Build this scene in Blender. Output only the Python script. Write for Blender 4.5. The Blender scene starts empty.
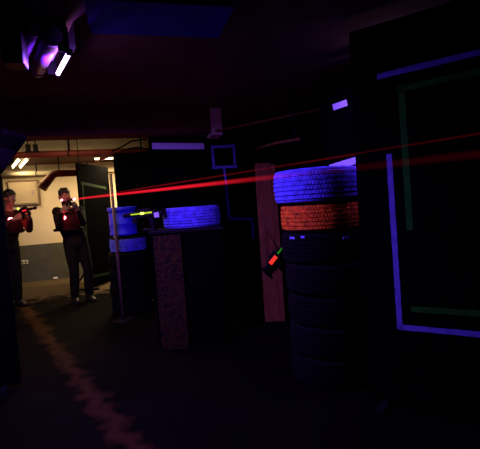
import bpy, bmesh, math, random
from mathutils import Vector, Matrix
random.seed(7)
S = bpy.context.scene
C = S.collection
PI = math.pi
S.view_settings.view_transform = 'Standard'
S.view_settings.look = 'None'
S.view_settings.exposure = 0
S.view_settings.gamma = 1
S.view_settings.use_curve_mapping = False
S.cycles.use_denoising = True
S.cycles.max_bounces = 6
S.cycles.transparent_max_bounces = 16
S.cycles.sample_clamp_indirect = 2.0

# ------------------------------------------------------------------ camera
CF, CP, CR, CH = 420.0, math.radians(3.2), math.radians(4.0), 1.4
F = Vector((0, math.cos(CP), -math.sin(CP)))
R0 = Vector((1, 0, 0)); U0 = Vector((0, math.sin(CP), math.cos(CP)))
RR = R0*math.cos(CR) - U0*math.sin(CR)
UU = U0*math.cos(CR) + R0*math.sin(CR)
cam = bpy.data.cameras.new('camera'); cam.sensor_width = 36; cam.lens = 36*CF/480
co = bpy.data.objects.new('camera', cam); C.objects.link(co)
m = Matrix((( RR.x, UU.x, -F.x, 0), (RR.y, UU.y, -F.y, 0), (RR.z, UU.z, -F.z, CH), (0, 0, 0, 1)))
co.matrix_world = m
cam.clip_start = .05
S.camera = co

def ray(x, y): return F + RR*((x-240)/CF) + UU*((224.5-y)/CF)
EYE = Vector((0, 0, CH))
def atz(x, y, z): d = ray(x, y); return EYE + d*((z-CH)/d.z)
def aty(x, y, Y): d = ray(x, y); return EYE + d*(Y/d.y)

TH = math.radians(15)
def RW(u, v, z=0): return Vector((u*math.cos(TH)-v*math.sin(TH), u*math.sin(TH)+v*math.cos(TH), z))

# ------------------------------------------------------------------ materials
def mat(name, col, rough=.6, metal=0, spec=.5, noise=0, nscale=8, bump=0, bscale=60, col2=None, coat=0, stretch=(1, 1, 1)):
    m = bpy.data.materials.new(name); m.use_nodes = True
    nt = m.node_tree; b = nt.nodes['Principled BSDF']
    b.inputs['Base Color'].default_value = (*col, 1)
    b.inputs['Roughness'].default_value = rough
    b.inputs['Metallic'].default_value = metal
    b.inputs['Specular IOR Level'].default_value = spec
    b.inputs['Coat Weight'].default_value = coat
    tc = nt.nodes.new('ShaderNodeTexCoord')
    mp = nt.nodes.new('ShaderNodeMapping'); mp.inputs['Scale'].default_value = stretch
    nt.links.new(tc.outputs['Object'], mp.inputs['Vector'])
    n = nt.nodes.new('ShaderNodeTexNoise'); n.inputs['Scale'].default_value = nscale
    n.inputs['Detail'].default_value = 6
    nt.links.new(mp.outputs['Vector'], n.inputs['Vector'])
    if col2 is None: col2 = tuple(c*(1-noise) for c in col)
    rp = nt.nodes.new('ShaderNodeValToRGB')
    rp.color_ramp.elements[0].position = .35; rp.color_ramp.elements[1].position = .65
    rp.color_ramp.elements[0].color = (*col2, 1); rp.color_ramp.elements[1].color = (*col, 1)
    nt.links.new(n.outputs['Fac'], rp.inputs['Fac'])
    nt.links.new(rp.outputs['Color'], b.inputs['Base Color'])
    if bump:
        n2 = nt.nodes.new('ShaderNodeTexNoise'); n2.inputs['Scale'].default_value = bscale
        nt.links.new(mp.outputs['Vector'], n2.inputs['Vector'])
        bp = nt.nodes.new('ShaderNodeBump'); bp.inputs['Strength'].default_value = bump
        bp.inputs['Distance'].default_value = .01
        nt.links.new(n2.outputs['Fac'], bp.inputs['Height'])
        nt.links.new(bp.outputs['Normal'], b.inputs['Normal'])
    return m

def emit(name, col, strength):
    m = bpy.data.materials.new(name); m.use_nodes = True
    nt = m.node_tree; nt.nodes.clear()
    e = nt.nodes.new('ShaderNodeEmission'); e.inputs[0].default_value = (*col, 1); e.inputs[1].default_value = strength
    o = nt.nodes.new('ShaderNodeOutputMaterial'); nt.links.new(e.outputs[0], o.inputs[0])
    return m

def beam_mat(name, col, strength, L, fall):
    """laser light glowing in thin haze: adds light, hides nothing; weaker far from the lens of the tagger"""
    m = bpy.data.materials.new(name); m.use_nodes = True
    nt = m.node_tree; nt.nodes.clear()
    e = nt.nodes.new('ShaderNodeEmission'); e.inputs[0].default_value = (*col, 1)
    t = nt.nodes.new('ShaderNodeBsdfTransparent'); a = nt.nodes.new('ShaderNodeAddShader')
    o = nt.nodes.new('ShaderNodeOutputMaterial')
    tc = nt.nodes.new('ShaderNodeTexCoord'); sx = nt.nodes.new('ShaderNodeSeparateXYZ')
    mr = nt.nodes.new('ShaderNodeMapRange')
    mr.inputs['From Min'].default_value = L*.45; mr.inputs['From Max'].default_value = L*.80
    mr.inputs['To Min'].default_value = 1; mr.inputs['To Max'].default_value = fall
    pw = nt.nodes.new('ShaderNodeMath'); pw.operation = 'POWER'; pw.inputs[1].default_value = 1
    ml = nt.nodes.new('ShaderNodeMath'); ml.operation = 'MULTIPLY'; ml.inputs[1].default_value = strength
    nt.links.new(tc.outputs['Object'], sx.inputs[0]); nt.links.new(sx.outputs['Z'], mr.inputs['Value'])
    mr.interpolation_type = 'SMOOTHSTEP'
    nt.links.new(mr.outputs[0], pw.inputs[0]); nt.links.new(pw.outputs[0], ml.inputs[0])
    lw = nt.nodes.new('ShaderNodeLayerWeight'); lw.inputs['Blend'].default_value = .5
    iv = nt.nodes.new('ShaderNodeMath'); iv.operation = 'SUBTRACT'; iv.inputs[0].default_value = 1
    nt.links.new(lw.outputs['Facing'], iv.inputs[1])
    m3 = nt.nodes.new('ShaderNodeMath'); m3.operation = 'MULTIPLY'
    nt.links.new(ml.outputs[0], m3.inputs[0]); nt.links.new(iv.outputs[0], m3.inputs[1])
    nt.links.new(m3.outputs[0], e.inputs[1])
    nt.links.new(e.outputs[0], a.inputs[0]); nt.links.new(t.outputs[0], a.inputs[1]); nt.links.new(a.outputs[0], o.inputs[0])
    return m

M = {}
M['black_board'] = mat('black_board', (.0014, .0014, .0014), .95, spec=.01, noise=.4, nscale=5, bump=.2)
M['black_metal'] = mat('black_metal', (.005, .005, .005), .6, spec=.1)
M['black_plastic'] = mat('black_plastic', (.004, .004, .004), .55, spec=.12)
M['rubber'] = mat('rubber', (.004, .004, .004), .85, spec=.06, noise=.3, nscale=20)
M['blue_tape'] = mat('blue_tape', (.16, .2, .5), .8, spec=.1, noise=.25, nscale=25)
M['violet_tape'] = mat('violet_tape', (.85, 1.0, 1.0), .8, spec=.1, noise=.05, nscale=25)
M['worn_blue_tape'] = mat('worn_blue_tape', (.02, .02, .16), .8, spec=.05, noise=.6, nscale=25)
M['mid_blue_tape'] = mat('mid_blue_tape', (.3, .35, .9), .8, spec=.05, noise=.3, nscale=25)
M['green_tape'] = mat('green_tape', (.015, .20, .010), .8, spec=.05, noise=.35, nscale=25)
M['dull_green_tape'] = mat('dull_green_tape', (.018, .034, .014), .8, spec=.05, noise=.35, nscale=25)
M['blue_paint'] = mat('blue_paint', (.14, .17, .8), .7, spec=.15, noise=.45, nscale=22, bump=.4, bscale=90)
M['orange_paint'] = mat('orange_paint', (1, .22, .01), .7, spec=.15, noise=.6, nscale=26, bump=.4, bscale=90)
M['blue_drum'] = mat('blue_drum', (.05, .06, .9), .55, spec=.2, noise=.2, nscale=6)
M['cream_wall'] = mat('cream_wall', (.74, .60, .40), .9, spec=.2, noise=.06, nscale=2, bump=.15, bscale=30)
M['cabinet_cream'] = mat('cabinet_cream', (.52, .41, .26), .8, spec=.1, noise=.05)
M['dark_wall'] = mat('dark_wall', (.02, .016, .014), .9, spec=.1, noise=.4, nscale=3, bump=.3)
M['grey_dado'] = mat('grey_dado', (.085, .08, .062), .7, spec=.3, noise=.2, nscale=4, bump=.3)
M['ceiling'] = mat('ceiling_plaster', (.13, .06, .04), .9, spec=.1, noise=.3, nscale=2.5, bump=.4, bscale=25)
M['blue_glow'] = mat('blue_soffit_glow', (.035, .045, .42), .85, spec=.1, noise=.3, nscale=4)  # blacklight glow on the near beam painted into its colour
M['beam'] = mat('beam_concrete', (.16, .05, .035), .9, spec=.1, noise=.35, nscale=3, bump=.4, bscale=25)
M['cream_beam'] = mat('cream_beam', (.85, .72, .48), .85, spec=.2, noise=.12, nscale=4)
M['red_pipe'] = mat('red_pipe', (.30, .05, .035), .5, spec=.4, noise=.2)
M['copper_duct'] = mat('copper_duct', (.34, .12, .06), .5, metal=.35, noise=.4, nscale=14, bump=.5, bscale=40)
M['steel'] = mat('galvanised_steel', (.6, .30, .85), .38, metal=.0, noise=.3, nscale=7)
M['white_metal'] = mat('white_metal', (.65, .62, .58), .5, spec=.4)
M['reflector'] = mat('reflector', (.55, .5, .65), .45, metal=.3, noise=.5, nscale=14)
M['raw_wood'] = mat('raw_wood', (.30, .13, .03), .8, spec=.2, noise=.4, nscale=6, stretch=(8, 8, 1), bump=.3)
M['pale_wood'] = mat('pale_wood', (.22, .15, .07), .8, spec=.2, noise=.2, nscale=6, stretch=(8, 8, 1))
M['chipboard'] = mat('chipboard', (.045, .028, .004), .85, spec=.1, col2=(.006, .004, .003), nscale=38, bump=.4)
M['fabric_black'] = mat('fabric_black', (.010, .006, .006), .9, spec=.1, noise=.4, nscale=12, bump=.4)
M['fabric_red'] = mat('fabric_dark_red', (.05, .01, .01), .85, spec=.15, noise=.3, nscale=12, bump=.4)
M['trousers'] = mat('dark_trousers', (.008, .007, .007), .9, spec=.1, noise=.4, nscale=12, bump=.3)
M['skin'] = mat('skin', (.22, .11, .075), .55, spec=.3, noise=.08)
M['hair'] = mat('dark_hair', (.02, .012, .01), .6, spec=.3, noise=.4, nscale=50, bump=.6)
M['shoe'] = mat('shoe_leather', (.012, .011, .011), .5, spec=.3)
M['eye'] = mat('eye', (.5, .5, .5), .3)
M['uv_tube'] = emit('uv_tube_glow', (.85, .5, 1.0), 9)
M['warm_tube'] = emit('warm_tube_glow', (1, .78, .42), 9)
M['red_led'] = emit('red_led', (1, .18, .22), 14)
M['red_led_soft'] = emit('red_led_soft', (1, .02, .04), 1.6)
M['yellow_led'] = emit('yellow_led', (.55, .75, .03), 1.0)
M['yellow_spot'] = emit('yellow_led_spot', (.9, 1, .12), 2.2)
M['green_led'] = emit('green_led', (.03, .35, .02), .45)
M['red_strip'] = emit('red_strip', (1, .04, .03), .9)

# floor: worn dark concrete with the back room's light streak painted in as a pale band
def floor_mat():
    m = mat('worn_concrete_floor', (.0028, .002, .0014), .9, spec=.02, noise=.5, nscale=1.6, bump=.35, bscale=14)
    nt = m.node_tree; b = nt.nodes['Principled BSDF']
    src = b.inputs['Base Color'].links[0].from_socket
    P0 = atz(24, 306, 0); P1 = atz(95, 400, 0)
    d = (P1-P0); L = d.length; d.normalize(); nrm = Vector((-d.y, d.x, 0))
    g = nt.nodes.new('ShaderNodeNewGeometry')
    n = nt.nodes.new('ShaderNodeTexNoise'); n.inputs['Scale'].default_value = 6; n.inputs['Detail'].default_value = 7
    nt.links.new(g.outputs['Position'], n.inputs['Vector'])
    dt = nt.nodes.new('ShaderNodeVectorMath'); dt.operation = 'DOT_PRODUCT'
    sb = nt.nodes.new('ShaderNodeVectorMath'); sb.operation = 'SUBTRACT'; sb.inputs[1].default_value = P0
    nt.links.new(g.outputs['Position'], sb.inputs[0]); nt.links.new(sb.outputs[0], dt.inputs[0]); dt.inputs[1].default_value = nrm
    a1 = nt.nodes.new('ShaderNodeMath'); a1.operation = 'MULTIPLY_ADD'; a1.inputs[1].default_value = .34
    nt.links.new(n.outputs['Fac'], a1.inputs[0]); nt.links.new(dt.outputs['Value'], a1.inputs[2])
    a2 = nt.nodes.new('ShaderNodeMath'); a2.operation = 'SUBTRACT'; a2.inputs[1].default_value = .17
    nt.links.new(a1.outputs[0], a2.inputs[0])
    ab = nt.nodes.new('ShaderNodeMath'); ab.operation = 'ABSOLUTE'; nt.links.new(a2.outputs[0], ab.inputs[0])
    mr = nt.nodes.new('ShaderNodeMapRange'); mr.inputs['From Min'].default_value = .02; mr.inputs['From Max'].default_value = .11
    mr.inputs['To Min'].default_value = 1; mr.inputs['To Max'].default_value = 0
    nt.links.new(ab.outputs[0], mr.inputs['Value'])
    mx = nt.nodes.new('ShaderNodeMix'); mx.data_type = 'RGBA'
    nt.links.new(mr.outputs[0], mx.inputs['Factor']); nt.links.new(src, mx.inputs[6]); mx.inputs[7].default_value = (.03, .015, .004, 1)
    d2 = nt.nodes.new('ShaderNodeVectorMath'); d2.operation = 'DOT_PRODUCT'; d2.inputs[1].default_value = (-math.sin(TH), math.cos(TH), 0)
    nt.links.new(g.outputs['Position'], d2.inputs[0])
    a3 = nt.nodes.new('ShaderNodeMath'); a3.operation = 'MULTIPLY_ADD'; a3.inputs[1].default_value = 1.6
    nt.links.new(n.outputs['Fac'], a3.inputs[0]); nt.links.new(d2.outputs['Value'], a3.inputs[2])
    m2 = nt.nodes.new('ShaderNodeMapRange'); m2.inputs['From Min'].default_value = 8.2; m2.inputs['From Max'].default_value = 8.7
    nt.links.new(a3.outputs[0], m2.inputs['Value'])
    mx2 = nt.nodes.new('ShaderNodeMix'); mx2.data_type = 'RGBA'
    nt.links.new(m2.outputs[0], mx2.inputs['Factor']); nt.links.new(mx.outputs[2], mx2.inputs[6]); mx2.inputs[7].default_value = (.085, .062, .035, 1)  # lamp falloff put into the colour: floor paler towards the back wall
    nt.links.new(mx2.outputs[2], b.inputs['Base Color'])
    return m
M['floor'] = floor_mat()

# ------------------------------------------------------------------ mesh helpers
def box(bm, c, s, rz=0, rx=0, ry=0):
    r = bmesh.ops.create_cube(bm, size=1)
    mt = Matrix.Translation(c) @ Matrix.Rotation(rz, 4, 'Z') @ Matrix.Rotation(ry, 4, 'Y') @ Matrix.Rotation(rx, 4, 'X') @ Matrix.Diagonal((*s, 1))
    bmesh.ops.transform(bm, matrix=mt, verts=r['verts'])
    return r['verts']

def bbox(bm, c, s, bev=.005, **k):
    v = box(bm, c, s, **k)
    e = list({e for x in v for e in x.link_edges})
    bmesh.ops.bevel(bm, geom=e, offset=bev, segments=2, affect='EDGES', profile=.5)

def tube(bm, pts, rad, n=14, sq=(1, 1), cap=True):
    """tapered tube through points; sq squashes the ring (side, other)"""
    pts = [Vector(p) for p in pts]
    if not hasattr(rad, '__len__'): rad = [rad]*len(pts)
    rings = []; prev = None
    for i, p in enumerate(pts):
        a = pts[max(i-1, 0)]; b = pts[min(i+1, len(pts)-1)]
        t = (b-a).normalized()
        if prev is None:
            ref = Vector((1, 0, 0)) if abs(t.x) < .9 else Vector((0, 1, 0))
            s = (ref - t*ref.dot(t)).normalized()
        else:
            s = (prev - t*prev.dot(t)).normalized()
        prev = s; q = t.cross(s)
        rings.append([bm.verts.new(p + s*math.cos(2*PI*k/n)*rad[i]*sq[0] + q*math.sin(2*PI*k/n)*rad[i]*sq[1]) for k in range(n)])
    for i in range(len(rings)-1):
        for k in range(n):
            bm.faces.new((rings[i][k], rings[i][(k+1) % n], rings[i+1][(k+1) % n], rings[i+1][k]))
    if cap:
        bm.faces.new(rings[0][::-1]); bm.faces.new(rings[-1])

def ball(bm, c, s, seg=18, rot=None):
    r = bmesh.ops.create_uvsphere(bm, u_segments=seg, v_segments=seg*2//3, radius=1)
    mt = Matrix.Translation(c)
    if rot is not None: mt = mt @ rot
    bmesh.ops.transform(bm, matrix=mt @ Matrix.Diagonal((*s, 1)), verts=r['verts'])

def lathe(bm, prof, n=64, closed=False, mod=None):
    rings = []
    for j, (r, z) in enumerate(prof):
        rings.append([bm.verts.new(((r+(mod(j, k) if mod else 0))*math.cos(2*PI*k/n), (r+(mod(j, k) if mod else 0))*math.sin(2*PI*k/n), z)) for k in range(n)])
    for i in range(len(rings)-(0 if closed else 1)):
        a = rings[i]; b = rings[(i+1) % len(rings)]
        for k in range(n):
            bm.faces.new((a[k], a[(k+1) % n], b[(k+1) % n], b[k]))
    return rings

def obj(name, bm, m, parent=None, smooth=False, loc=None, rz=0, remesh=0, bevel=0):
    bmesh.ops.recalc_face_normals(bm, faces=bm.faces)
    me = bpy.data.meshes.new(name); bm.to_mesh(me); bm.free()
    me.materials.append(m)
    o = bpy.data.objects.new(name, me); C.objects.link(o)
    if parent: o.parent = parent
    if loc is not None: o.location = loc
    o.rotation_euler.z = rz
    if smooth:
        for p in me.polygons: p.use_smooth = True
    if remesh:
        md = o.modifiers.new('remesh', 'REMESH'); md.mode = 'VOXEL'; md.voxel_size = remesh; md.use_smooth_shade = True
        sm = o.modifiers.new('smooth', 'SMOOTH'); sm.factor = .5; sm.iterations = 2
    if bevel:
        md = o.modifiers.new('bevel', 'BEVEL'); md.width = bevel; md.segments = 2
    return o

def tag(o, label, cat, group=None):
    o['label'] = label; o['category'] = cat
    if group: o['group'] = group
    return o

def thing(name, label, cat, loc=(0, 0, 0), rz=0, group=None):
    o = bpy.data.objects.new(name, None); C.objects.link(o)
    o.location = loc; o.rotation_euler = (0, 0, rz); o.empty_display_size = .1
    return tag(o, label, cat, group)

def struct(name, bm, m, **k):
    o = obj(name, bm, m, **k); o['kind'] = 'structure'; return o

def light(name, kind, loc, energy, col, size=.1, size_y=None, rot=None, parent=None, rad=.02):
    l = bpy.data.lights.new(name, kind); l.energy = energy; l.color = col
    if kind == 'AREA':
        l.shape = 'RECTANGLE'; l.size = size; l.size_y = size_y or size
    else:
        l.shadow_soft_size = rad
    o = bpy.data.objects.new(name, l); C.objects.link(o); o.location = loc
    if rot is not None: o.rotation_euler = rot
    if parent: o.parent = parent
    return o

# ------------------------------------------------------------------ room shell (room axes turned 15 degrees)
ZC = 2.46
UL, UR, VB, VF, VBK = -2.42, 3.3, 9.75, -1.6, 6.4
def rbox(bm, u0, u1, v0, v1, z0, z1):
    box(bm, ((u0+u1)/2, (v0+v1)/2, (z0+z1)/2), (u1-u0, v1-v0, z1-z0))
def rstruct(name, dims, m, **k):
    bm = bmesh.new(); rbox(bm, *dims); return struct(name, bm, m, rz=TH, **k)
bm = bmesh.new(); rbox(bm, UL-.2, UR+.2, VF-.2, VB+.2, -.12, 0)
# floor mesh kept unrotated in world axes through rotation of the object
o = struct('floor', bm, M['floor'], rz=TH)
rstruct('ceiling', (UL-.2, UR+.2, VF-.2, VB+.2, ZC, ZC+.12), M['ceiling'])
rstruct('wall_left', (UL-.15, UL, VF-.2, VB, 0, ZC), M['dark_wall'])
rstruct('wall_back', (UL-.15, 1.2, VB, VB+.15, 0, ZC), M['cream_wall'])
rstruct('wall_right', (UR, UR+.15, VF-.2, VBK, 0, ZC), M['dark_wall'])
rstruct('wall_behind', (UL, UR, VF-.15, VF, 0, ZC), M['dark_wall'])
rstruct('wall_inner', (.98, 1.13, 5.6, VB, 0, ZC), M['dark_wall'])
rstruct('wall_far_right', (1.13, UR, VBK, VBK+.15, 0, ZC), M['dark_wall'])
rstruct('trim_dado', (UL, .98, VB-.02, VB, 0, .78), M['grey_dado'])
# downstand beams
rstruct('trim_beam_hall', (UL, 1.0, 4.70, 4.95, 2.2, ZC), M['beam'])
rstruct('trim_beam_near', (-.11, .62, 2.12, 2.52, 2.39, ZC), M['blue_glow'])  # cut short where the painted blue glow ends
rstruct('trim_beam_back', (UL, .98, 6.6, 6.8, 2.29, ZC), M['cream_beam'])
rstruct('trim_beam_cap', (1.0, 1.12, 4.66, 4.95, 2.16, ZC), M['cream_beam'])

# ------------------------------------------------------------------ partition panels
def panel(pl, pr, H, label, group=None, t=.035, z0=.03, edge=None):
    """board standing on two feet; pl, pr = floor-plan points of its left and right ends"""
    pl = Vector((pl[0], pl[1], 0)); pr = Vector((pr[0], pr[1], 0))
    W = (pr-pl).length; rz = math.atan2(pr.y-pl.y, pr.x-pl.x)
    root = thing('partition_panel', label, 'panel', (pl+pr)/2, rz, group)
    bm = bmesh.new(); bbox(bm, (0, 0, (H+z0)/2), (W, t, H-z0), .003)
    obj('board', bm, M['black_board'], root)
    for s in (-1, 1):
        bm = bmesh.new()
        bbox(bm, (s*(W/2-.12), .1, .0175), (.05, .5, .035), .004)
        box(bm, (s*(W/2-.12), t/2+.02, .28), (.04, .04, .5))
        box(bm, (s*(W/2-.12), t/2+.16, .22), (.03, .025, .5), rx=.72)
        obj('support_foot', bm, M['black_metal'], root)
    root['W'] = W
    return root, rz, t

def on_panel(pn, x, y):
    root, rz, t = pn
    a = root.location; nrm = Vector((math.sin(rz), -math.cos(rz), 0))
    p0 = a + nrm*t/2
    d = ray(x, y); k = (p0-EYE).dot(nrm)/d.dot(nrm)
    w = EYE + d*k - a
    return (w.x*math.cos(rz)+w.y*math.sin(rz), w.z)

def tape(pn, p0, p1, w, m, label=None, ext=0, name='tape_strip'):
    root, rz, t = pn
    a = on_panel(pn, *p0); b = on_panel(pn, *p1)
    W = root['W']/2
    dx, dz = b[0]-a[0], b[1]-a[1]; L = math.hypot(dx, dz)
    n = max(2, int(L/.03)); bm = bmesh.new(); vs = []
    ux, uz = dx/L, dz/L
    for i in range(n+1):
        q = i/n; row = []
        for s in (-1, 1):
            j = random.uniform(-.0012, .0012)
            px = a[0]+dx*q + s*(w/2+j)*(-uz) + (ux*ext*(1 if i == n else -1 if i == 0 else 0))
            pz = a[1]+dz*q + s*(w/2+j)*ux + (uz*ext*(1 if i == n else -1 if i == 0 else 0))
            px = max(-W, min(W, px))
            row.append((px, pz))
        vs.append(row)
    y0 = -t/2-.0005; y1 = y0-.0012
    f = [[bm.verts.new((p[0], y1, p[1])) for p in r] for r in vs]
    g = [[bm.verts.new((p[0], y0, p[1])) for p in r] for r in vs]
    for i in range(n):
        bm.faces.new((f[i][0], f[i+1][0], f[i+1][1], f[i][1]))
        bm.faces.new((g[i][0], g[i][1], g[i+1][1], g[i+1][0]))
        bm.faces.new((f[i][0], g[i][0], g[i+1][0], f[i+1][0]))
        bm.faces.new((f[i][1], f[i+1][1], g[i+1][1], g[i][1]))
    bm.faces.new((f[0][0], f[0][1], g[0][1], g[0][0])); bm.faces.new((f[n][0], g[n][0], g[n][1], f[n][1]))
    o = obj(name, bm, m, root)
    if label: o['label'] = label
    return o

DA = Vector((1.39, -1, 0)).normalized()
A0 = Vector((.785, 2.75, 0)); A1 = A0 + DA*1.75
pA = panel(A0, A1, 2.42, 'large black board nearest the camera on the right, outlined in blue and green tape')
B0 = Vector((.76, 3.62, 0)); B1 = B0 + DA*1.25
pB = panel(B0, B1, 2.38, 'black board behind the tall right tyre stack, with two short pale violet tapes')
tape(pA, (377, 77), (480, 52), .034, M['blue_tape'], 'blue tape running along the top', ext=.0)
tape(pA, (389, 154), (400, 329), .034, M['blue_tape'], 'upright blue tape')
tape(pA, (399, 327), (485, 335), .034, M['blue_tape'], 'blue tape running along the bottom')
tape(pA, (397, 90), (485, 70), .036, M['green_tape'], 'green tape running along the top')
tape(pA, (401, 84), (410, 230), .038, M['green_tape'], 'upright green tape')
tape(pA, (411, 309), (485, 314), .036, M['green_tape'], 'green tape running along the bottom')
tape(pB, (333, 107.5), (347, 102.5), .052, M['violet_tape'])
tape(pB, (330, 168), (362, 158.5), .055, M['violet_tape'])

C0 = atz(148, 137, 2.2); C1 = atz(206, 136.5, 2.2)
pC = panel(C0, C1, 2.2, 'black board with one short bright blue tape along its top edge')
tape(pC, (152, 146), (204, 146.3), .072, M['violet_tape'])
C2 = atz(207, 137.5, 2.2); C3 = atz(256, 138.5, 2.2)
pC2 = panel(C2, C3, 2.2, 'black board with a blue tape square on a stem, right of the bright tape board')
for a, b in (((212, 147), (234, 146)), ((212, 146), (214, 168)), ((213, 167.5), (236, 166.5)), ((233.5, 146), (235, 167))):
    tape(pC2, a, b, .034, M['mid_blue_tape'], ext=.012)
tape(pC2, (223.5, 156.5), (224.8, 156.4), .03, M['worn_blue_tape'])
tape(pC2, (224, 168), (226, 184), .03, M['mid_blue_tape'])
tape(pC2, (226, 184), (229, 218), .026, M['worn_blue_tape'], 'faded dark blue tape')
tape(pC2, (228, 218.5), (252, 219), .026, M['worn_blue_tape'], 'faded dark blue tape')
tape(pC2, (252, 219), (254, 251), .026, M['worn_blue_tape'], 'faded dark blue tape')
tape(pC2, (242, 251.5), (254, 251), .026, M['worn_blue_tape'], 'faded dark blue tape')
tape(pC2, (243, 251), (245, 273), .026, M['worn_blue_tape'], 'faded dark blue tape')

D0 = atz(113, 154, 2.22); D1 = atz(153, 151, 2.22)
pD = panel(D0, D1, 2.22, 'plain black board behind the blue drum')
E0 = atz(76, 163, 2.25); Er = ray(109, 190); E1 = Er*(8.35/Er.y)
pE = panel(E0, E1, 2.25, 'black board with faint green tape right behind the aiming player on the right')
tape(pE, (81, 183), (106, 188), .05, M['dull_green_tape'])
tape(pE, (82.5, 184), (90, 278), .04, M['dull_green_tape'])
tape(pE, (90, 277), (110, 273), .05, M['dull_green_tape'])
# dark board on the far left
G1 = aty(1.5, 185, 3.4); 
pG = panel(Vector((G1.x-1.0, 3.1, 0)), Vector((G1.x, 3.4, 0)), 2.1, 'plain black board cut by the left edge of the photo')

# unpainted board between panels and tyre stack
def plain_board(name, label, cat, px0, px1, ytop, d, m, t=.05, zt=None):
    a = aty(px0, ytop, d); b = aty(px1, ytop, d); z = zt or (a.z+b.z)/2
    W = (b-a).length
    root = thing(name, label, cat, ((a.x+b.x)/2, d, 0), 0)
    bm = bmesh.new(); bbox(bm, (-W*.12, 0, z/2), (W*.76, t, z), .004); obj('board', bm, m, root)
    bm = bmesh.new(); bbox(bm, (W*.38, -.005, z/2-.01), (W*.22, t*1.4, z-.02), .004); o = obj('batten', bm, m, root)
    return root
plain_board('wooden_post', 'reddish bare wood post between the taped boards and tall tyre stack', 'post', 254.5, 275, 163, 4.75, M['raw_wood'])

# thin pale pole in front of blue drum
pt = aty(110.5, 174, 5.2); 
root = thing('thin_pole', 'thin pale upright wooden pole in front of the blue drum', 'pole', (pt.x, 5.2, 0))
bm = bmesh.new(); tube(bm, [(0, 0, .02), (0, 0, pt.z)], .019, 10); obj('shaft', bm, M['pale_wood'], root, smooth=True)
bm = bmesh.new(); lathe(bm, [(.001, 0), (.13, 0), (.13, .015), (.03, .025), (.021, .06), (.001, .06)], 28); obj('base', bm, M['black_metal'], root)

# ------------------------------------------------------------------ tyres
def tyre_meshes(Ro, h):
    Ri = Ro*.60; out = {}
    # tread band: horizontal ribs cut by sideways sipes
    n = 320; prof = []; kind = []
    nr = 6; g = h*.022; x0 = h*.10; span = h-2*x0; rw = span/nr
    prof.append((Ro*.955, x0*.55)); kind.append(9)
    for i in range(nr):
        za = x0+i*rw+g; zb = x0+(i+1)*rw-g
        cr = Ro*(1-.018*((i-(nr-1)/2)/((nr-1)/2))**2)
        prof += [(cr-.009, za-g*.6), (cr, za), (cr, (za+zb)/2), (cr, zb), (cr-.009, zb+g*.6)]
        kind += [9, i, i, i, 9]
    prof.append((Ro*.955, h-x0*.55)); kind.append(9)
    def mod(j, k):
        i = kind[j] if j < len(kind) else 9
        if i == 9: return 0
        ph = (k + i*2) % 4
        return -.0022 if ph == 0 else 0
    bm = bmesh.new(); lathe(bm, prof+[(Ro*.9, h*.85), (Ro*.9, h*.15)], n, True, mod)
    out['tread'] = bm
    for s, nm in ((0, 'lo'), (1, 'hi')):
        f = (lambda z: z) if s == 0 else (lambda z: h-z)
        p = [(Ro*.958, f(x0*.55)), (Ro*.93, f(h*.02)), (Ro*.84, f(0)), (Ro*.80, f(.004)), (Ro*.79, f(0)), (Ro*.70, f(.008)), (Ri, f(.03)), (Ri*.985, f(.045)),
             (Ri*1.02, f(.055)), (Ro*.75, f(.035)), (Ro*.88, f(.04)), (Ro*.93, f(h*.3))]
        bm = bmesh.new(); lathe(bm, p, 72, True); out[nm] = bm
    return out
_ty = {}
def tyre(x, y, z, Ro, h, mt, ms, label, group, rz=0):
    key = (round(Ro, 3), round(h, 3), mt.name, ms.name)
    root = thing('tyre', label, 'tyre', (x, y, z), rz, group)
    if key not in _ty:
        d = tyre_meshes(Ro, h); _ty[key] = {}
        for k, bm in d.items():
            bmesh.ops.recalc_face_normals(bm, faces=bm.faces)
            me = bpy.data.meshes.new('tyre_'+k); bm.to_mesh(me); bm.free(); me.materials.append(mt if k == 'tread' else ms)
            for p in me.polygons: p.use_smooth = k != 'tread'
            _ty[key][k] = me
    for k, nm in (('tread', 'tread'), ('lo', 'sidewall'), ('hi', 'sidewall')):
        o = bpy.data.objects.new(nm, _ty[key][k]); C.objects.link(o); o.parent = root
    return root

RB = M['rubber']
# tall right stack
sx, sy = .60, 3.2; z = 0
ords = ['lowest', 'second from the floor', 'third from the floor', 'fourth from the floor', 'just under the orange one']
for i in range(5):
    t = tyre(sx+random.uniform(-.012, .012)+.03, sy+random.uniform(-.01, .01), z, .31, .228, RB, RB, 'unpainted black tyre in the tall right stack, '+ords[i], 'tall right tyre stack', random.random()*3)
    if i in (4,):
        for j, (px, py, w) in enumerate(((292, 238, .05), (303, 237, .03), (346, 237.5, .05))):
            q = ray(px, py); q = q/q.y
            # point where the view line meets the tread
            best = None
            for s in range(260, 340):
                P = EYE + q*(s/100)
                if (P.x-t.location.x)**2+(P.y-t.location.y)**2 < .3115**2: best = P; break
            if best:
                r_ = Matrix.Rotation(-t.rotation_euler.z, 3, 'Z') @ (best-t.location)
                a_ = math.atan2(r_.y, r_.x)
                bm = bmesh.new(); box(bm, (math.cos(a_)*.309, math.sin(a_)*.309, r_.z), (.004, w, .016), rz=a_)
                o = obj('paint_patch', bm, M['mid_blue_tape'], t); o['label'] = 'blue paint splash'
    z += .228
tyre(sx+.02, sy, z, .305, .215, M['orange_paint'], RB, 'orange red painted tyre, second from the top of tall right stack', 'tall right tyre stack', .4)
z += .215
tyre(sx, sy, z, .325, .243, M['blue_paint'], M['blue_paint'], 'blue painted tyre topmost of the tall right stack, above the orange one', 'tall right tyre stack', 1.1)
STACK_TOP = z+.25

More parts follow.
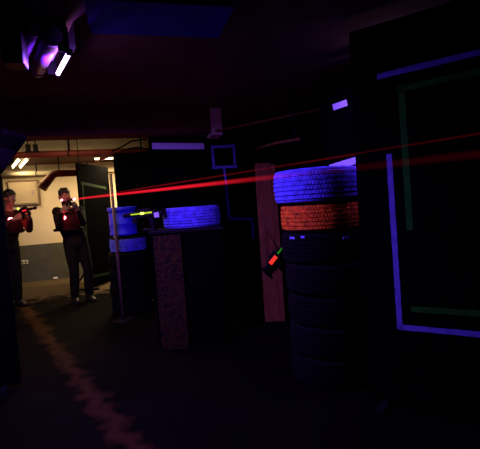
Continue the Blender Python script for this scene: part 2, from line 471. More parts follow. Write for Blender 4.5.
# middle pedestal + tyre
mc = aty(190.5, 218, 4.35); ped_top = 1.165
pl = aty(150, 232, 4.1).x; pr_ = aty(222, 232, 4.1).x
pw = pr_-pl; pcx = (pl+pr_)/2
ped = thing('pedestal_cabinet', 'black boxy pedestal under the single blue tyre in the middle', 'pedestal', (pcx, 4.37, 0))
bm = bmesh.new(); bbox(bm, (0, 0, ped_top/2-.02), (pw, .56, ped_top-.04), .008); obj('body', bm, M['black_board'], ped)
bm = bmesh.new(); bbox(bm, (0, 0, ped_top-.015), (pw+.03, .6, .03), .005); obj('top_board', bm, M['black_metal'], ped)
bm = bmesh.new(); bbox(bm, (.12, -.284, .55), (pw-.36, .008, .9), .003); d_ = obj('door', bm, M['black_board'], ped)
bm = bmesh.new(); tube(bm, [(-.09+.12, -.288, .62), (-.09+.12, -.31, .62), (-.09+.12, -.31, .72), (-.09+.12, -.288, .72)], .006, 8); obj('handle', bm, M['black_metal'], d_)
tyre(mc.x+.005, 4.42, ped_top, .30, .212, M['blue_paint'], M['blue_paint'], 'single blue painted tyre on the black pedestal in the middle', 'blue tyre on pedestal', .2)
# chipboard sheet leaning at the front
l = aty(153, 250, 4.0); r = aty(181, 250, 4.0)
bm = bmesh.new(); w = r.x-l.x; bbox(bm, (0, 0, .56), (w, .018, 1.12), .002)
o = obj('chipboard_sheet', bm, M['chipboard'], None, loc=((l.x+r.x)/2, 4.045, 0)); tag(o, 'brown flecked chipboard strip standing against the black pedestal', 'board')

# blue drum on stacked tyres
dc = aty(122.5, 215, 5.72); dx = dc.x
z = 0
dn = ['lowest', 'second from the floor', 'third from the floor', 'fourth from the floor']
for i in range(4):
    tyre(dx+.03+random.uniform(-.01, .01), 5.72, z, .27, .205, RB, RB, 'unpainted black tyre under the blue drum, '+dn[i], 'tyre stack under the drum', random.random()*3)
    z += .205
tyre(dx+.045, 5.72, z, .245, .205, M['blue_paint'], RB, 'blue painted tyre directly under the blue drum', 'tyre stack under the drum', .7)
z += .22
dr = thing('plastic_drum', 'small blue plastic drum with a wider rim, standing on tyres behind the pole', 'drum', (dx, 5.72, z))
bm = bmesh.new(); lathe(bm, [(.001, 0), (.17, 0), (.205, .012), (.215, .03), (.205, .045), (.208, .15), (.214, .165), (.208, .18), (.205, .30), (.195, .335), (.001, .335)], 48); obj('barrel', bm, M['blue_drum'], dr, smooth=True)
bm = bmesh.new(); lathe(bm, [(.001, .335), (.20, .335), (.222, .34), (.226, .36), (.222, .385), (.205, .39), (.195, .38), (.001, .38)], 48); obj('lid', bm, M['blue_drum'], dr)
bm = bmesh.new(); lathe(bm, [(.001, .38), (.03, .38), (.03, .395), (.001, .395)], 16, False); obj('bung', bm, M['black_plastic'], dr)
dr.scale = (.88, .88, 1)
# ------------------------------------------------------------------ taggers
def tagger(name, label, mtx, glow, spot=None, L=.42, muzzle=None, rear=None, strip=None, tip=None):
    """toy light gun: local +Y is the muzzle, grip down"""
    root = thing(name, label, 'light gun')
    root.matrix_world = mtx
    bm = bmesh.new(); bbox(bm, (0, .02, 0), (.045, .20, .07), .01); bbox(bm, (0, -.10, -.005), (.035, .10, .05), .01)
    bbox(bm, (0, -.165, -.012), (.04, .03, .09), .008)
    obj('receiver', bm, M['black_plastic'], root)
    bm = bmesh.new(); bbox(bm, (0, -.02, -.075), (.032, .045, .10), .008, rx=-.25); obj('grip', bm, M['black_plastic'], root)
    bm = bmesh.new(); bbox(bm, (0, .14, -.05), (.034, .05, .06), .008); obj('fore_grip', bm, M['black_plastic'], root)
    bm = bmesh.new(); tube(bm, [(0, .11, .01), (0, .20, .01), (0, .205, .01), (0, L-.17, .01)], [.022, .022, .017, .017], 16)
    b = obj('barrel', bm, M['black_plastic'], root, smooth=False)
    bm = bmesh.new(); tube(bm, [(0, L-.18, .01), (0, L-.165, .01), (0, L-.15, .01)], [.02, .024, .018], 16); obj('muzzle_ring', bm, M['black_plastic'], b)
    bm = bmesh.new(); tube(bm, [(0, -.02, .045), (0, .09, .045)], .014, 12); tube(bm, [(0, .03, .03), (0, .03, .045)], .008, 8); obj('sight', bm, M['black_plastic'], root)
    if strip:
        bm = bmesh.new(); y0, y1, w = strip
        box(bm, (.0235, (y0+y1)/2, .0), (.003, y1-y0, w)); box(bm, (-.0235, (y0+y1)/2, .0), (.003, y1-y0, w))
        o = obj('light_strip', bm, glow, root); o['label'] = 'glowing strip'
    if tip:
        bm = bmesh.new(); tube(bm, [(0, tip[0], .01), (0, tip[1], .01)], [tip[2], tip[2]*.7], 10); o = obj('glow_tip', bm, tip[3], root)
    if muzzle:
        bm = bmesh.new(); ball(bm, (0, L-.14, .01), (.018, .018, .018), 12); o = obj('muzzle_lamp', bm, M['red_led'], root, smooth=True); o['label'] = 'glowing red muzzle lamp'
    if rear:
        bm = bmesh.new(); ball(bm, rear, (.016, .016, .016), 12); o = obj('rear_lamp', bm, spot or M['red_led'], root, smooth=True)
    return root

# ------------------------------------------------------------------ people
def hand(bm, wrist, kn, curl, side, grip):
    """palm from wrist to knuckles, four unequal fingers bent round grip, thumb leaving the side of the palm"""
    w = Vector(wrist); k = Vector(kn); d = (k-w).normalized(); c = Vector(curl).normalized(); c = (c-d*c.dot(d)).normalized()
    s = d.cross(c)*side
    for i in range(4):
        q = (i-1.5)*.019
        tube(bm, [w+s*q*.5, w+d*.04+s*q*.9, k+s*q], [.017, .016, .0125], 10)
    Ls = [.88, 1, .94, .74]
    for i in range(4):
        p = k+s*(i-1.5)*.020; l = Ls[i]*.034
        a = p+(d*.75+c*.65)*l; b = a+(c*.95-d*.15)*l*.8; e = b+(c*.3-d*.9)*l*.6
        tube(bm, [p, a, b, e], [.0095, .009, .008, .0065], 8)
    p = w+d*.025-s*.028
    a = p+(d*.5-s*.6+c*.4)*.034; b = a+(d*.45+c*.7+s*.1)*.03
    tube(bm, [p+s*.01, p, a, b], [.014, .0125, .0105, .008], 8)

def person(label, loc, heading, P, top, gunP):
    root = thing('person', label, 'person', loc, heading)
    H = P['H']; k = H/1.78
    hd = Vector(P['head']); neck = Vector(P['neck']); ch = Vector(P['chest']); pv = Vector(P['pelvis'])
    body = bmesh.new()
    # head with face, looking along +Y, tilted by P['tilt']
    rot = Matrix.Rotation(P.get('turn', 0), 4, 'Z') @ Matrix.Rotation(P.get('tilt', 0), 4, 'X')
    T = Matrix.Translation(hd) @ rot
    hb = bmesh.new()
    ball(hb, (0, -.01, .03), (.075, .093, .09), 24)
    ball(hb, (0, .022, -.035), (.058, .066, .075), 20)      # face and jaw
    ball(hb, (0, .062, -.092), (.028, .025, .020), 12)      # chin
    tube(hb, [(0, .083, .015), (0, .103, -.022), (0, .106, -.032)], [.009, .013, .014], 10)   # nose
    ball(hb, (0, .088, -.062), (.026, .012, .006), 12); ball(hb, (0, .086, -.072), (.022, .012, .007), 12)   # lips
    for s in (-1, 1):
        ball(hb, (s*.034, .078, .022), (.022, .014, .008), 12)     # brow
        ball(hb, (s*.04, .066, -.02), (.02, .02, .018), 12)        # cheek
        ball(hb, (s*.078, -.005, -.012), (.010, .02, .032), 12)    # ear
    bmesh.ops.transform(hb, matrix=T, verts=hb.verts)
    me = bpy.data.meshes.new('t'); hb.to_mesh(me); hb.free(); body.from_mesh(me); bpy.data.meshes.remove(me)
    tube(body, [ch+Vector((0, 0, .02)), neck, hd+Vector((0, -.01, -.03))], [.075, .055, .055], 16)
    tube(body, [pv+Vector((0, 0, -.06)), pv+Vector((0, 0, .08)), (pv+ch)/2, ch, ch+Vector((0, 0, .12))], [.14, .145, .135, .155, .11], 20, (1.12, .72))
    top_ = bmesh.new()
    tube(top_, [pv+Vector((0, 0, -.08)), pv+Vector((0, 0, .08)), (pv+ch)/2, ch, ch+Vector((0, 0, .10)), neck+Vector((0, 0, -.025))], [.155, .155, .148, .165, .135, .065], 24, (1.15, .76))
    for side in ('R', 'L'):
        sh, el, wr, kn = [Vector(v) for v in P[side]]
        tube(body, [sh, (sh+el)/2, el], [.055, .050, .040], 14); tube(body, [el, el*.65+wr*.35, wr], [.040, .040, .027], 14)
        ball(body, sh, (.06, .06, .06)); ball(body, el, (.041, .041, .041))
        hand(body, wr, kn, P['curl'+side], 1 if side == 'R' else -1, None)
        tube(top_, [ch+(sh-ch)*.45+Vector((0, 0, .03)), sh, sh*.5+el*.5, el], [.10, .076, .066, .054], 16)
        tube(top_, [el, el*.6+wr*.4, el*.12+wr*.88], [.054, .05, .037], 16); ball(top_, el, (.055, .055, .055)); ball(top_, sh, (.075, .075, .075))
    tr = bmesh.new()
    tube(tr, [pv+Vector((0, 0, -.10)), pv, pv+Vector((0, 0, .09))], [.15, .168, .158], 22, (1.12, .80))
    for i, side in enumerate(('legR', 'legL')):
        hp, kn, an, toe = [Vector(v) for v in P[side]]
        tube(body, [hp, (hp+kn)/2, kn, kn*.65+an*.35, an], [.085, .075, .055, .055, .036], 14)
        tube(body, [an+Vector((0, 0, -.02)), (an+toe)/2+Vector((0, 0, -.03)), toe], [.036, .034, .025], 12)
        tube(tr, [hp, (hp+kn)/2, kn, kn*.6+an*.4, an+Vector((0, 0, .005))], [.105, .092, .074, .073, .066], 16)
    b = obj('body', body, M['skin'], root, remesh=.006)
    obj('jacket', top_, P['topmat'], root, remesh=.011)
    obj('trousers', tr, M['trousers'], root, remesh=.011)
    for side in ('legR', 'legL'):
        hp, kn, an, toe = [Vector(v) for v in P[side]]
        sb = bmesh.new(); d = (toe-an); d.z = 0; d.normalize(); a0 = Vector((an.x, an.y, 0))
        tube(sb, [a0-d*.07+Vector((0, 0, .035)), a0+Vector((0, 0, .045)), a0+d*.09+Vector((0, 0, .04)), a0+d*.16+Vector((0, 0, .03)), a0+d*.20+Vector((0, 0, .025))], [.032, .046, .046, .040, .022], 16)
        tube(sb, [a0+Vector((0, 0, .04)), a0+Vector((0, 0, .12))], [.05, .052], 16)
        s_ = obj('shoe', sb, M['shoe'], root, remesh=.008)
        sb = bmesh.new(); rz_ = math.atan2(d.y, d.x); bbox(sb, a0+d*.06+Vector((0, 0, .009)), (.285, .09, .018), .006, rz=rz_); obj('sole', sb, M['rubber'], s_)
    # hair
    hb = bmesh.new()
    ball(hb, (0, -.018, .042), (.084, .098, .09), 24)
    ball(hb, (0, -.055, -.01), (.074, .062, .075), 18)
    for i in range(26):
        a = random.uniform(0, 2*PI); e = random.uniform(.2, 1.3)
        c = Vector((math.cos(a)*math.cos(e)*.08, -.02+math.sin(a)*math.cos(e)*.095, .04+math.sin(e)*.088))
        if c.y > .07 and c.z < .08: continue
        ball(hb, c, (.018, .02, .014), 8)
    hair = obj('hair', hb, M['hair'], root, remesh=.009); hair.matrix_local = T
    # keep the forehead free: eyes
    for s in (-1, 1):
        eb = bmesh.new(); ball(eb, T @ Vector((s*.032, .0775, .003)), (.0125, .0125, .009), 10); obj('eye', eb, M['eye'], root, smooth=True)
    # sensor vest with its lamps
    vb = bmesh.new()
    fr = .115
    bbox(vb, ch+Vector((0, fr+.035, -.05)), (.24, .05, .26), .02); bbox(vb, ch+Vector((0, -fr-.03, -.05)), (.24, .05, .26), .02)
    for s in (-1, 1):
        tube(vb, [ch+Vector((s*.10, fr+.03, .08)), ch+Vector((s*.115, .05, .155)), ch+Vector((s*.115, -.05, .155)), ch+Vector((s*.10, -fr-.03, .08))], .032, 10, (1, .45))
        tube(vb, [ch+Vector((s*.12, fr+.02, -.14)), ch+Vector((s*.215, 0, -.15)), ch+Vector((s*.12, -fr-.02, -.14))], .025, 10)
    v = obj('sensor_vest', vb, M['fabric_black'], root, remesh=.009)
    for q in P['lamps']:
        lb = bmesh.new(); ball(lb, q[0], (q[1], q[1], q[1]), 12); lo = obj('vest_lamp', lb, M['red_led'], v, smooth=True); lo['label'] = 'glowing red lamp'
    return root

# person on the right of the doorway, aiming across the hall towards camera right
d2 = 6.45
p2 = aty(67, 300, d2)
hz = math.atan2(-.64, -.77)
P2 = dict(H=1.78, head=(.03, .05, 1.655), neck=(.0, -.01, 1.50), chest=(-.02, -.03, 1.30), pelvis=(-.10, -.04, .95), tilt=-.1, turn=-.1,
    R=((.14, -.01, 1.43), (.17, .13, 1.20), (.155, .30, 1.45), (.10, .355, 1.49)),
    L=((-.19, .02, 1.42), (-.13, .27, 1.24), (-.0, .44, 1.46), (.04, .485, 1.51)),
    curlR=(-.6, .3, .3), curlL=(.5, .2, .6),
    legR=((-.02, -.04, .90), (-.03, -.0, .50), (-.02, -.05, .09), (.0, .12, .03)),
    legL=((-.19, -.04, .90), (-.22, .06, .50), (-.22, .02, .09), (-.23, .19, .03)),
    topmat=M['fabric_black'], lamps=[((.10, .165, 1.335), .028)])
base2 = aty(71.5, 262, d2)
person('player in a black vest right of the cream wall, aiming a red lit light gun', (base2.x, d2, 0), hz, P2, None, None)
def person_mtx(loc, h): return Matrix.Translation(loc) @ Matrix.Rotation(h, 4, 'Z')
W2 = person_mtx((base2.x, d2, 0), hz)
gun2 = W2 @ Matrix.Translation((.10, .36, 1.575))
tagger('light_gun', 'black light gun firing the red beams, held by the player facing the hall', gun2, M['red_strip'], L=.46, muzzle=True, rear=(.045, -.08, .02))
MUZ = gun2 @ Vector((0, .34, .01))

# player at the left edge, side on
d1 = 6.35
base1 = aty(14, 262, d1)
h1 = math.atan2(-.85, -.52)
P1 = dict(H=1.80, head=(.0, .06, 1.685), neck=(.0, .0, 1.53), chest=(0, -.02, 1.33), pelvis=(0, -.15, .97), tilt=-.15, turn=0,
    R=((.20, 0, 1.45), (.27, .17, 1.22), (.10, .31, 1.37), (.045, .365, 1.41)),
    L=((-.19, .03, 1.45), (-.10, .31, 1.20), (-.03, .47, 1.38), (-.005, .50, 1.43)),
    curlR=(-.5, .3, .3), curlL=(.4, .3, .6),
    legR=((.09, -.16, .92), (.11, -.18, .50), (.11, -.30, .09), (.12, -.12, .03)),
    legL=((-.09, -.16, .92), (-.11, -.15, .51), (-.12, -.20, .09), (-.12, -.02, .03)),
    topmat=M['fabric_red'], lamps=[((.08, .165, 1.36), .036)])
person('player at the left edge in side view, raising a light gun towards the right', (base1.x, d1, 0), h1, P1, None, None)
W1 = person_mtx((base1.x, d1, 0), h1)
gun1 = W1 @ Matrix.Translation((.02, .40, 1.475)) @ Matrix.Rotation(.06, 4, 'X')
tagger('light_gun', 'black light gun with a yellow glow, held by the player at the left edge', gun1, M['red_led_soft'], L=.46, rear=(.0, -.12, .045), spot=M['yellow_spot'], strip=(.02, .11, .016))

# red lamps' light
RED = (1, .03, .05)
light('vest_light', 'POINT', W2 @ Vector((.11, .27, 1.35)), 4.0, RED, rad=.03)
light('muzzle_light', 'POINT', W2 @ Vector((.13, .34, 1.66)), .5, RED, rad=.03)
light('vest_light', 'POINT', W1 @ Vector((.08, .30, 1.36)), 3.5, RED, rad=.03)
light('gun_light', 'POINT', W1 @ Vector((.16, .52, 1.50)), .9, RED, rad=.03)

# gun on a cradle on the pedestal
a = aty(148, 215, 4.2)
g3 = Matrix.Translation((a.x, 4.22, ped_top+.17)) @ Matrix.Rotation(math.radians(92), 4, 'Z') @ Matrix.Rotation(-.05, 4, 'X')
g3r = tagger('light_gun', 'black light gun with a yellow green glowing barrel, propped left of the middle blue tyre', g3, M['yellow_led'], L=.40)
bm = bmesh.new(); tube(bm, [(0, .05, .012), (0, .26, .012)], [.009, .006], 10)
# glowing barrel sleeve
g3b = obj('glow_rod', bm, M['yellow_led'], g3r); g3b.location = (-.028, -.09, .0); g3b['label'] = 'yellow green glowing rod'
bm = bmesh.new(); ball(bm, (0, .145, .012), (.013, .026, .013), 12); o = obj('glow_bead', bm, M['yellow_spot'], g3b)
bm = bmesh.new(); bbox(bm, (-.034, -.085, -.02), (.012, .05, .05), .004); o = obj('sensor_cover', bm, M['violet_tape'], g3r); o['label'] = 'pale blue cover'
cr = thing('charging_cradle', 'small black cradle holding the yellow green light gun', 'stand', (a.x, 4.22, ped_top))
bm = bmesh.new(); bbox(bm, (-.0, 0, .012), (.12, .10, .024), .005); obj('base', bm, M['black_plastic'], cr)
bm = bmesh.new(); bbox(bm, (.035, -.028, .065), (.03, .008, .11), .003); bbox(bm, (.035, .028, .065), (.03, .008, .11), .003); obj('fork', bm, M['black_plastic'], cr)

# small gun hung on the wooden post
a = aty(273.5, 259, 4.66)
hx = Matrix.Translation(a) @ Matrix.Rotation(math.radians(-48), 4, 'Y') @ Matrix.Rotation(math.radians(-90), 4, 'Z')
g4 = tagger('light_gun', 'small light gun hanging by the wooden post, glowing red with a green tip', hx, M['red_strip'], L=.34, tip=None)
bm = bmesh.new(); bbox(bm, (.03, -.01, 0), (.012, .11, .045), .005); o = obj('red_panel', bm, M['red_strip'], g4); o['label'] = 'glowing red panel'
bm = bmesh.new(); tube(bm, [(.03, .075, .005), (.03, .19, .005)], [.011, .008], 10); o = obj('green_rod', bm, M['green_led'], g4); o['label'] = 'dull green glowing rod'
bm = bmesh.new()
pts = [(0, -.12, .02)]
top = hx.inverted() @ Vector((a.x-.06, 4.70, a.z+.34))
bm2 = bmesh.new(); tube(bm2, [Vector((0, -.12, .0)), (Vector((0, -.12, 0))+top)/2+Vector((.0, 0, .01)), top, (Vector((0, .10, 0))+top)/2, Vector((0, .10, .0))], .004, 8); obj('strap', bm2, M['black_plastic'], g4); bm.free()

# ------------------------------------------------------------------ laser beams
def beam(px, py, dend, r0, r1, strength, fall, label, origin=None):
    o0 = origin or MUZ
    q = ray(px, py); E_ = EYE + q*(dend/q.y)
    v = E_-o0; L = v.length
    bm = bmesh.new(); tube(bm, [(0, 0, .01), (0, 0, L)], [r0, r1], 12)
    o = obj('laser_beam', bm, beam_mat('laser_glow', (1, .012, .03), strength, L, fall))
    o.matrix_world = Matrix.Translation(o0) @ v.to_track_quat('Z', 'Y').to_matrix().to_4x4()
    return tag(o, label, 'laser beam', 'red laser beams')
beam(520, 146.5, 1.75, .012, .011, .34, .010, 'upper edge of the broad red laser band that crosses the hall')
beam(520, 149.5, 1.75, .013, .013, .42, .012, 'broad red laser beam in the middle of the bright band')
beam(520, 152.5, 1.75, .012, .011, .34, .010, 'lower edge of the broad red laser band that crosses the hall')
# upper beam ends on the near edge of the big board
q = ray(355, 154.5); E_ = EYE + q*(2.70/q.y)
v = E_-MUZ; bm = bmesh.new(); tube(bm, [(0, 0, .01), (0, 0, v.length)], [.006, .006], 10)
o = obj('laser_beam', bm, beam_mat('laser_glow', (1, .012, .03), .13, v.length*1.0, .18))
o.matrix_world = Matrix.Translation(MUZ) @ v.to_track_quat('Z', 'Y').to_matrix().to_4x4()
tag(o, 'thin upper red laser beam ending at the edge of big right board', 'laser beam', 'red laser beams')
light('laser_spot_light', 'POINT', E_+Vector((-.03, -.05, 0)), .02, RED, rad=.005)
beam(520, 127, 1.75, .004, .006, .035, .35, 'faint topmost red laser beam climbing across the big right board')

# ------------------------------------------------------------------ blacklight fixtures
UV = (.24, .08, 1.0)
ta = atz(58, 73.5, 2.30); tb = atz(69, 53, 2.30)
def uv_fixture(a, b, label, energy, group='blacklight tubes on the ceiling'):
    a = Vector(a); b = Vector(b); c = (a+b)/2; L = (b-a).length
    rz = math.atan2(b.y-a.y, b.x-a.x)
    root = thing('blacklight_fixture', label, 'ceiling light', (c.x, c.y, ZC), rz, group)
    zt = c.z-ZC
    bm = bmesh.new(); bbox(bm, (0, .05, -.035), (L+.06, .085, .07), .006); box(bm, (0, -.03, (zt+.015)/2), (L+.10, .004, -(zt+.015))); obj('housing', bm, M['black_metal'], root)  # includes a thin plate added to shield the ceiling from the tube
    bm = bmesh.new()
    for k in range(4): tube(bm, [(-L/2, .03+k*.018, -.073-(.012 if k % 2 else .004)), (L/2, .03+k*.018, -.073-(.012 if k % 2 else .004))], .008, 8)
    obj('reflector', bm, M['reflector'], root)
    bm = bmesh.new(); tube(bm, [(-L/2, 0, zt), (L/2, 0, zt)], .013, 14); obj('tube', bm, M['uv_tube'], root, smooth=True)
    for s in (-1, 1):
        bm = bmesh.new(); bbox(bm, (s*(L/2+.012), 0, zt), (.022, .034, .034), .003); bbox(bm, (s*(L/2+.02), .03, (zt-.03)/2), (.014, .06, -zt-.02), .003); obj('lamp_holder', bm, M['black_metal'], root)
    l = light('blacklight', 'AREA', (0, -.0, zt-.016), energy, UV, L, .03, parent=root)
    return root
r1 = uv_fixture(tb, ta, 'lit blacklight tube hanging at the upper left, glowing pinkish white', 105)
light('blacklight_side', 'POINT', (0, .025, -.17), 8, (.26, .05, 1.0), parent=r1, rad=.03)
uv_fixture((1.34, 2.98, 2.30), (1.0, 3.22, 2.30), 'blacklight tube between the two right boards', 17)

# ducts beside the fixture
dv = (tb-ta); dv.z = 0; dv.normalize()
nv = Vector((-dv.y, dv.x, 0))
if nv.x > 0: nv = -nv
mid = (ta+tb)/2
for (xa, ya, xb_, yb), rr, lab in (((37, 70, 53, 34), .05, 'shiny round duct nearest the blacklight, catching a magenta reflection'), ((22, 62, 35, 28), .03, 'thinner shiny pipe between the round duct and the black ceiling box')):
    pa = atz(xa, ya, ZC-rr-.035); pb = atz(xb_, yb, ZC-rr-.035); c = (pa+pb)/2; L1 = (pb-pa).length/2; L0 = -L1
    root = thing('ceiling_duct', lab, 'duct', (c.x, c.y, ZC), math.atan2((pb-pa).y, (pb-pa).x), 'ducts beside the blacklight')
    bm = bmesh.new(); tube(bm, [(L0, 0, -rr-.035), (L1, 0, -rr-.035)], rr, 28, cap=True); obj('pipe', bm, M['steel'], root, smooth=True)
    for s in (L0+.04, L1-.04):
        bm = bmesh.new(); tube(bm, [(s-.012, 0, -rr-.035), (s+.012, 0, -rr-.035)], rr+.004, 24); box(bm, (s, 0, -.017), (.02, .02, .034)); obj('strap', bm, M['black_metal'], root)
bx = aty(16, 46, 2.35); bh = bx.z-ZC
root = thing('ceiling_box', 'black box hanging from the ceiling at the upper left', 'box', (bx.x-.01, 2.35, ZC))
root.rotation_euler.z = TH
bm = bmesh.new(); bbox(bm, (0, 0, bh), (.105, .14, .22), .01); obj('case', bm, M['black_plastic'], root)
bm = bmesh.new(); box(bm, (0, 0, (bh+.1)/2), (.03, .03, max(.01, -bh-.1))); obj('bracket', bm, M['black_metal'], root)
bm = bmesh.new(); tube(bm, [(0, -.07, bh), (0, -.078, bh)], .035, 20); obj('speaker_cone', bm, M['rubber'], root)

# wedge loudspeaker high on the left, hung from the ceiling
wz0 = aty(-9, 172, 3.0); wt = aty(16, 132, 3.0)
root = thing('loudspeaker', 'dark wedge shaped loudspeaker hanging at the left edge, high up', 'loudspeaker', (wt.x, 3.0, ZC))
bm = bmesh.new()
zt_, zb_ = wt.z-ZC, wz0.z-ZC; xr = 0; xb = wz0.x-wt.x; xl = -.42
prof = [(xl, zt_), (xr, zt_), (xr-.003, zt_-.035), (xb, zb_), (xl, zb_)]
f = [bm.verts.new((x_, -.15, z_)) for x_, z_ in prof]; g = [bm.verts.new((x_, .15, z_)) for x_, z_ in prof]
bm.faces.new(f); bm.faces.new(g[::-1])
for i in range(5): bm.faces.new((f[i], g[i], g[(i+1) % 5], f[(i+1) % 5]))
obj('cabinet', bm, M['black_board'], root, bevel=.008)
bm = bmesh.new(); box(bm, (-.25, 0, zt_/2), (.03, .12, -zt_)); obj('bracket', bm, M['black_metal'], root)
bm = bmesh.new(); q = Vector((xb-xr, 0, zb_-zt_)).normalized(); c_ = Vector(((xr+xb)/2+.004, 0, (zt_+zb_)/2-.01))
box(bm, c_, (.25, .24, .006), ry=math.atan2(-(zb_-zt_), (xb-xr))); obj('grille', bm, M['rubber'], root)

# ------------------------------------------------------------------ pipes and conduits
def pipe(name, pts, r, m, label, cat='pipe', clips=(), group=None, n=12):
    pts = [Vector(p) for p in pts]
    root = thing(name, label, cat, pts[0], 0, group)
    bm = bmesh.new(); tube(bm, [p-pts[0] for p in pts], r, n); obj('pipe_run', bm, m, root, smooth=True)
    for c in clips:
        i = int(c*(len(pts)-1)*.9999); fq = c*(len(pts)-1)-i
        P = pts[i].lerp(pts[i+1], fq)-pts[0]; top = ZC-pts[0].z
        bm = bmesh.new(); box(bm, (P.x, P.y, (P.z+top)/2), (.02, .02, max(.02, top-P.z))); tube(bm, [P+Vector((-.01, 0, 0)), P+Vector((.01, 0, 0))], r+.004, 12); obj('clip', bm, M['black_metal'], root)
    return root
# red sprinkler pipe under the back beam
pz = 2.255
pipe('sprinkler_pipe', [RW(UL+.01, 6.52, pz), RW(.97, 6.52, pz)], .045, M['red_pipe'], 'red pipe running across under the cream beam', clips=(.25, .5, .8))
# cream pipe at the top of the back wall
pipe('wall_pipe', [RW(UL+.01, 9.62, 2.27), RW(.97, 9.62, 2.27)], .045, M['cream_beam'], 'cream pipe along the top of the cream wall', clips=(.2, .5, .8))
# brown elbow duct
e0 = aty(43, 187, 7.6); e1 = aty(53, 174.5, 7.6); e2 = aty(85, 172.5, 7.6)
root = thing('elbow_duct', 'brown duct bending down over the player in front of the cream wall', 'duct', (e1.x, 7.6, ZC))
o_ = Vector((e1.x, 7.6, ZC))
bm = bmesh.new(); tube(bm, [e0-o_, (e0*.6+e1*.4)-o_, e1*.95+e0*.05-o_, e1+Vector((.06, 0, .012))-o_, e2-o_], [.075, .078, .07, .062, .06], 20); obj('duct', bm, M['copper_duct'], root, smooth=True)
bm = bmesh.new(); dd = (e0-e1).normalized(); tube(bm, [e0-o_-dd*.01, e0-o_+dd*.03], [.084, .084], 20); obj('mouth_ring', bm, M['copper_duct'], root)
bm = bmesh.new(); box(bm, (.12, 0, -.14), (.02, .02, .28)); obj('strap', bm, M['black_metal'], root)
# valve clamps and cables on the back beam
for i, px in enumerate((28, 35.5)):
    q = aty(px, 147, 5.75)
    root = thing('pipe_clamp', ('left', 'right')[i]+' one of two dark clamps above the red pipe at upper left', 'clamp', q, TH, 'dark clamps above the red pipe')
    bm = bmesh.new(); bbox(bm, (0, 0, .0), (.06, .05, .07), .01); tube(bm, [(0, 0, .03), (0, 0, ZC-q.z)], .008, 8); obj('clamp_body', bm, M['black_metal'], root)
    bm = bmesh.new(); tube(bm, [(.0, 0, -.03), (.035, 0, -.075)], .018, 10); tube(bm, [(.0, 0, -.03), (-.035, 0, -.075)], .018, 10); obj('jaw', bm, M['black_metal'], root)
c0 = aty(112, 151, 6.1); c1 = aty(132, 141, 6.1); c2 = aty(147, 139, 6.1)
pipe('cable', [c0, c0.lerp(c1, .5)+Vector((0, 0, -.01)), c1, c2], .012, M['black_metal'], 'dark cable sagging across the pale beam end, upper one', 'cable', group='cables on the pale beam')
c0 = aty(121, 151, 6.05); c1 = aty(140, 147, 6.05); c2 = aty(149, 150, 6.05)
pipe('cable', [c0, c0.lerp(c1, .5)+Vector((0, 0, .012)), c1, c2], .010, M['black_metal'], 'dark cable on the pale beam end, lower one', 'cable', group='cables on the pale beam')
# thin rod
q = aty(76.5, 138, 5.6); q2 = aty(77.5, 164, 5.6)
pipe('hanging_rod', [(q.x, q.y, ZC), (q.x, q.y, q2.z)], .006, M['black_metal'], 'thin dark rod hanging from the ceiling before the cream beam', 'rod')
# small emergency lamp
q = aty(104, 158, 7.1)
root = thing('wall_lamp', 'small pale spot lamp hanging above the black boards', 'lamp', (q.x, q.y, ZC), TH)
bm = bmesh.new(); bbox(bm, (0, 0, q.z-ZC), (.16, .07, .045), .01, ry=-.35); obj('lamp_head', bm, M['white_metal'], root)
bm = bmesh.new(); tube(bm, [(0, 0, 0), (0, 0, q.z-ZC)], .008, 8); obj('stem', bm, M['white_metal'], root)
bm = bmesh.new(); bbox(bm, (-.12, 0, q.z-ZC-.05), (.07, .05, .04), .008); tube(bm, [(-.12, 0, q.z-ZC-.05), (-.03, 0, q.z-ZC)], .006, 8); obj('side_lamp', bm, M['white_metal'], root)
# conduits on the hall ceiling
pipe('ceiling_conduit', [atz(103, 111, ZC-.012), atz(137, 80, ZC-.012)], .009, M['ceiling'], 'thin pale conduit running diagonally on the hall ceiling', 'conduit')
a = atz(216, 131, 2.2); b = atz(345, 104, 2.2)
pipe('ceiling_conduit', [a, b], .013, M['raw_wood'], 'long pale pipe under the ceiling right of the concrete beam', 'conduit', clips=(.3, .8))
a = aty(256, 149, 4.9); b = aty(276, 143, 4.2); c = aty(300, 139, 3.9)
pipe('low_conduit', [a, b, c], .014, M['raw_wood'], 'short pale pipe above the bare wooden post', 'conduit', clips=(.1, .9))

# wall cabinet and outlet on the back wall
def on_back(x, y, off=0):
    n = RW(0, 1, 0); p0 = RW(0, VB-off, 0); d = ray(x, y); k = (p0-EYE).dot(n)/d.dot(n); P = EYE+d*k
    return P.x*math.cos(TH)+P.y*math.sin(TH), P.z
u1, z1 = on_back(37.5, 181); u0, _ = on_back(8, 181); _, z0 = on_back(37, 204)
root = thing('wall_cabinet', 'flat cream cupboard hung on the cream wall behind the left player', 'cupboard', RW((u0+u1)/2, VB, z0), TH)
w, h = u1-u0, z1-z0
bm = bmesh.new(); bbox(bm, (0, -.03, h/2), (w, .06, h), .004); obj('body', bm, M['cabinet_cream'], root)
bm = bmesh.new(); bbox(bm, (-.01, -.069, h/2), (w-.05, .018, h-.05), .004); dr_ = obj('door', bm, M['cabinet_cream'], root)
bm = bmesh.new(); tube(bm, [(w/2-.10, -.078, h*.45), (w/2-.10, -.10, h*.45), (w/2-.10, -.10, h*.6), (w/2-.10, -.078, h*.6)], .006, 8); obj('handle', bm, M['steel'], dr_)
M['shadow_brown'] = mat('shadow_edge_brown', (.16, .10, .05), .7)
bm = bmesh.new(); box(bm, (w/2+.012, -.034, h/2), (.035, .068, h+.04)); box(bm, (-.01, -.034, h+.012), (w, .068, .03)); obj('shadow_edge', bm, M['shadow_brown'], root)  # dark strips standing in for the cupboard's shadow edges
u, z_ = on_back(24.5, 262)
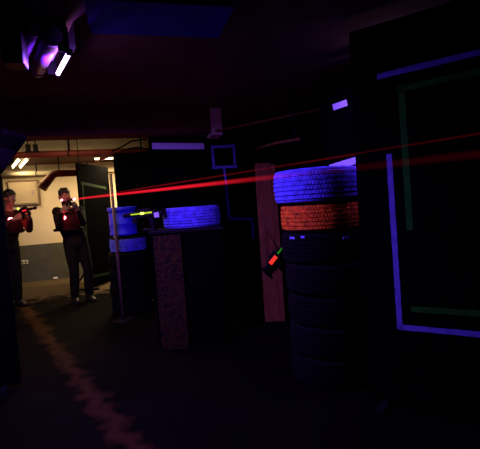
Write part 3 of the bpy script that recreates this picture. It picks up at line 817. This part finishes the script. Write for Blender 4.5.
root = thing('wall_socket', 'small pale double socket on the grey lower wall', 'socket', RW(u, VB-.02, z_), TH)
bm = bmesh.new(); bbox(bm, (0, -.008, 0), (.15, .016, .08), .004); obj('plate', bm, M['white_metal'], root)
for s in (-1, 1):
    bm = bmesh.new(); tube(bm, [(s*.036, -.017, 0), (s*.036, -.019, 0)], .024, 16); obj('outlet', bm, M['grey_dado'], root)
u, z_ = on_back(56.5, 279)
root = thing('small_cup', 'tiny pale paper cup lying at the foot of the grey wall', 'cup', RW(u, VB-.12, .031), TH)
bm = bmesh.new(); tube(bm, [(-.04, 0, 0), (.04, 0, 0)], [.024, .030], 16, cap=True); obj('cup_wall', bm, M['white_metal'], root)

# ------------------------------------------------------------------ warm tube lights of the back room
WARM = (1, .74, .42)
def tube_light(p0, p1, label, energy, z=ZC):
    p0 = Vector(p0); p1 = Vector(p1); c = (p0+p1)/2; L = (p1-p0).length; rz = math.atan2(p1.y-p0.y, p1.x-p0.x)
    root = thing('tube_light', label, 'ceiling light', (c.x, c.y, z), rz, 'warm tube lights')
    bm = bmesh.new(); bbox(bm, (0, 0, -.02), (L+.06, .09, .04), .006); obj('housing', bm, M['white_metal'], root)
    bm = bmesh.new(); tube(bm, [(-L/2, 0, -.06), (L/2, 0, -.06)], .014, 12); obj('tube', bm, M['warm_tube'], root, smooth=True)
    for s in (-1, 1):
        bm = bmesh.new(); bbox(bm, (s*(L/2+.01), 0, -.05), (.02, .03, .05), .003); obj('lamp_holder', bm, M['white_metal'], root)
    light('warm_light', 'AREA', (0, 0, -.08), energy, WARM, L, .04, parent=root)
    return root
for (x0, y0, x1, y1), lab in (((13, 167.5, 20, 159), 'left one of two short warm tube lights over the left player'), ((20.5, 167.5, 28, 159), 'right one of two short warm tube lights over the left player')):
    a = atz(x0, y0, ZC-.06); b = atz(x1, y1, ZC-.06); tube_light(a, b, lab, 7)
tube_light(RW(-.5, 8.6), RW(.7, 8.6), 'warm tube light seen end on above the black boards, before the cream wall', 120)
tube_light(RW(-1.9, 5.6), RW(-.2, 5.6), 'warm tube light between the red beam and the cream beam', 22)

# ------------------------------------------------------------------ world: a dark cellar
w = bpy.data.worlds.new('world'); S.world = w; w.use_nodes = True
w.node_tree.nodes['Background'].inputs[0].default_value = (.02, .01, .05, 1)
w.node_tree.nodes['Background'].inputs[1].default_value = .05
for o in list(S.objects):
    if 'W' in o.keys(): del o['W']
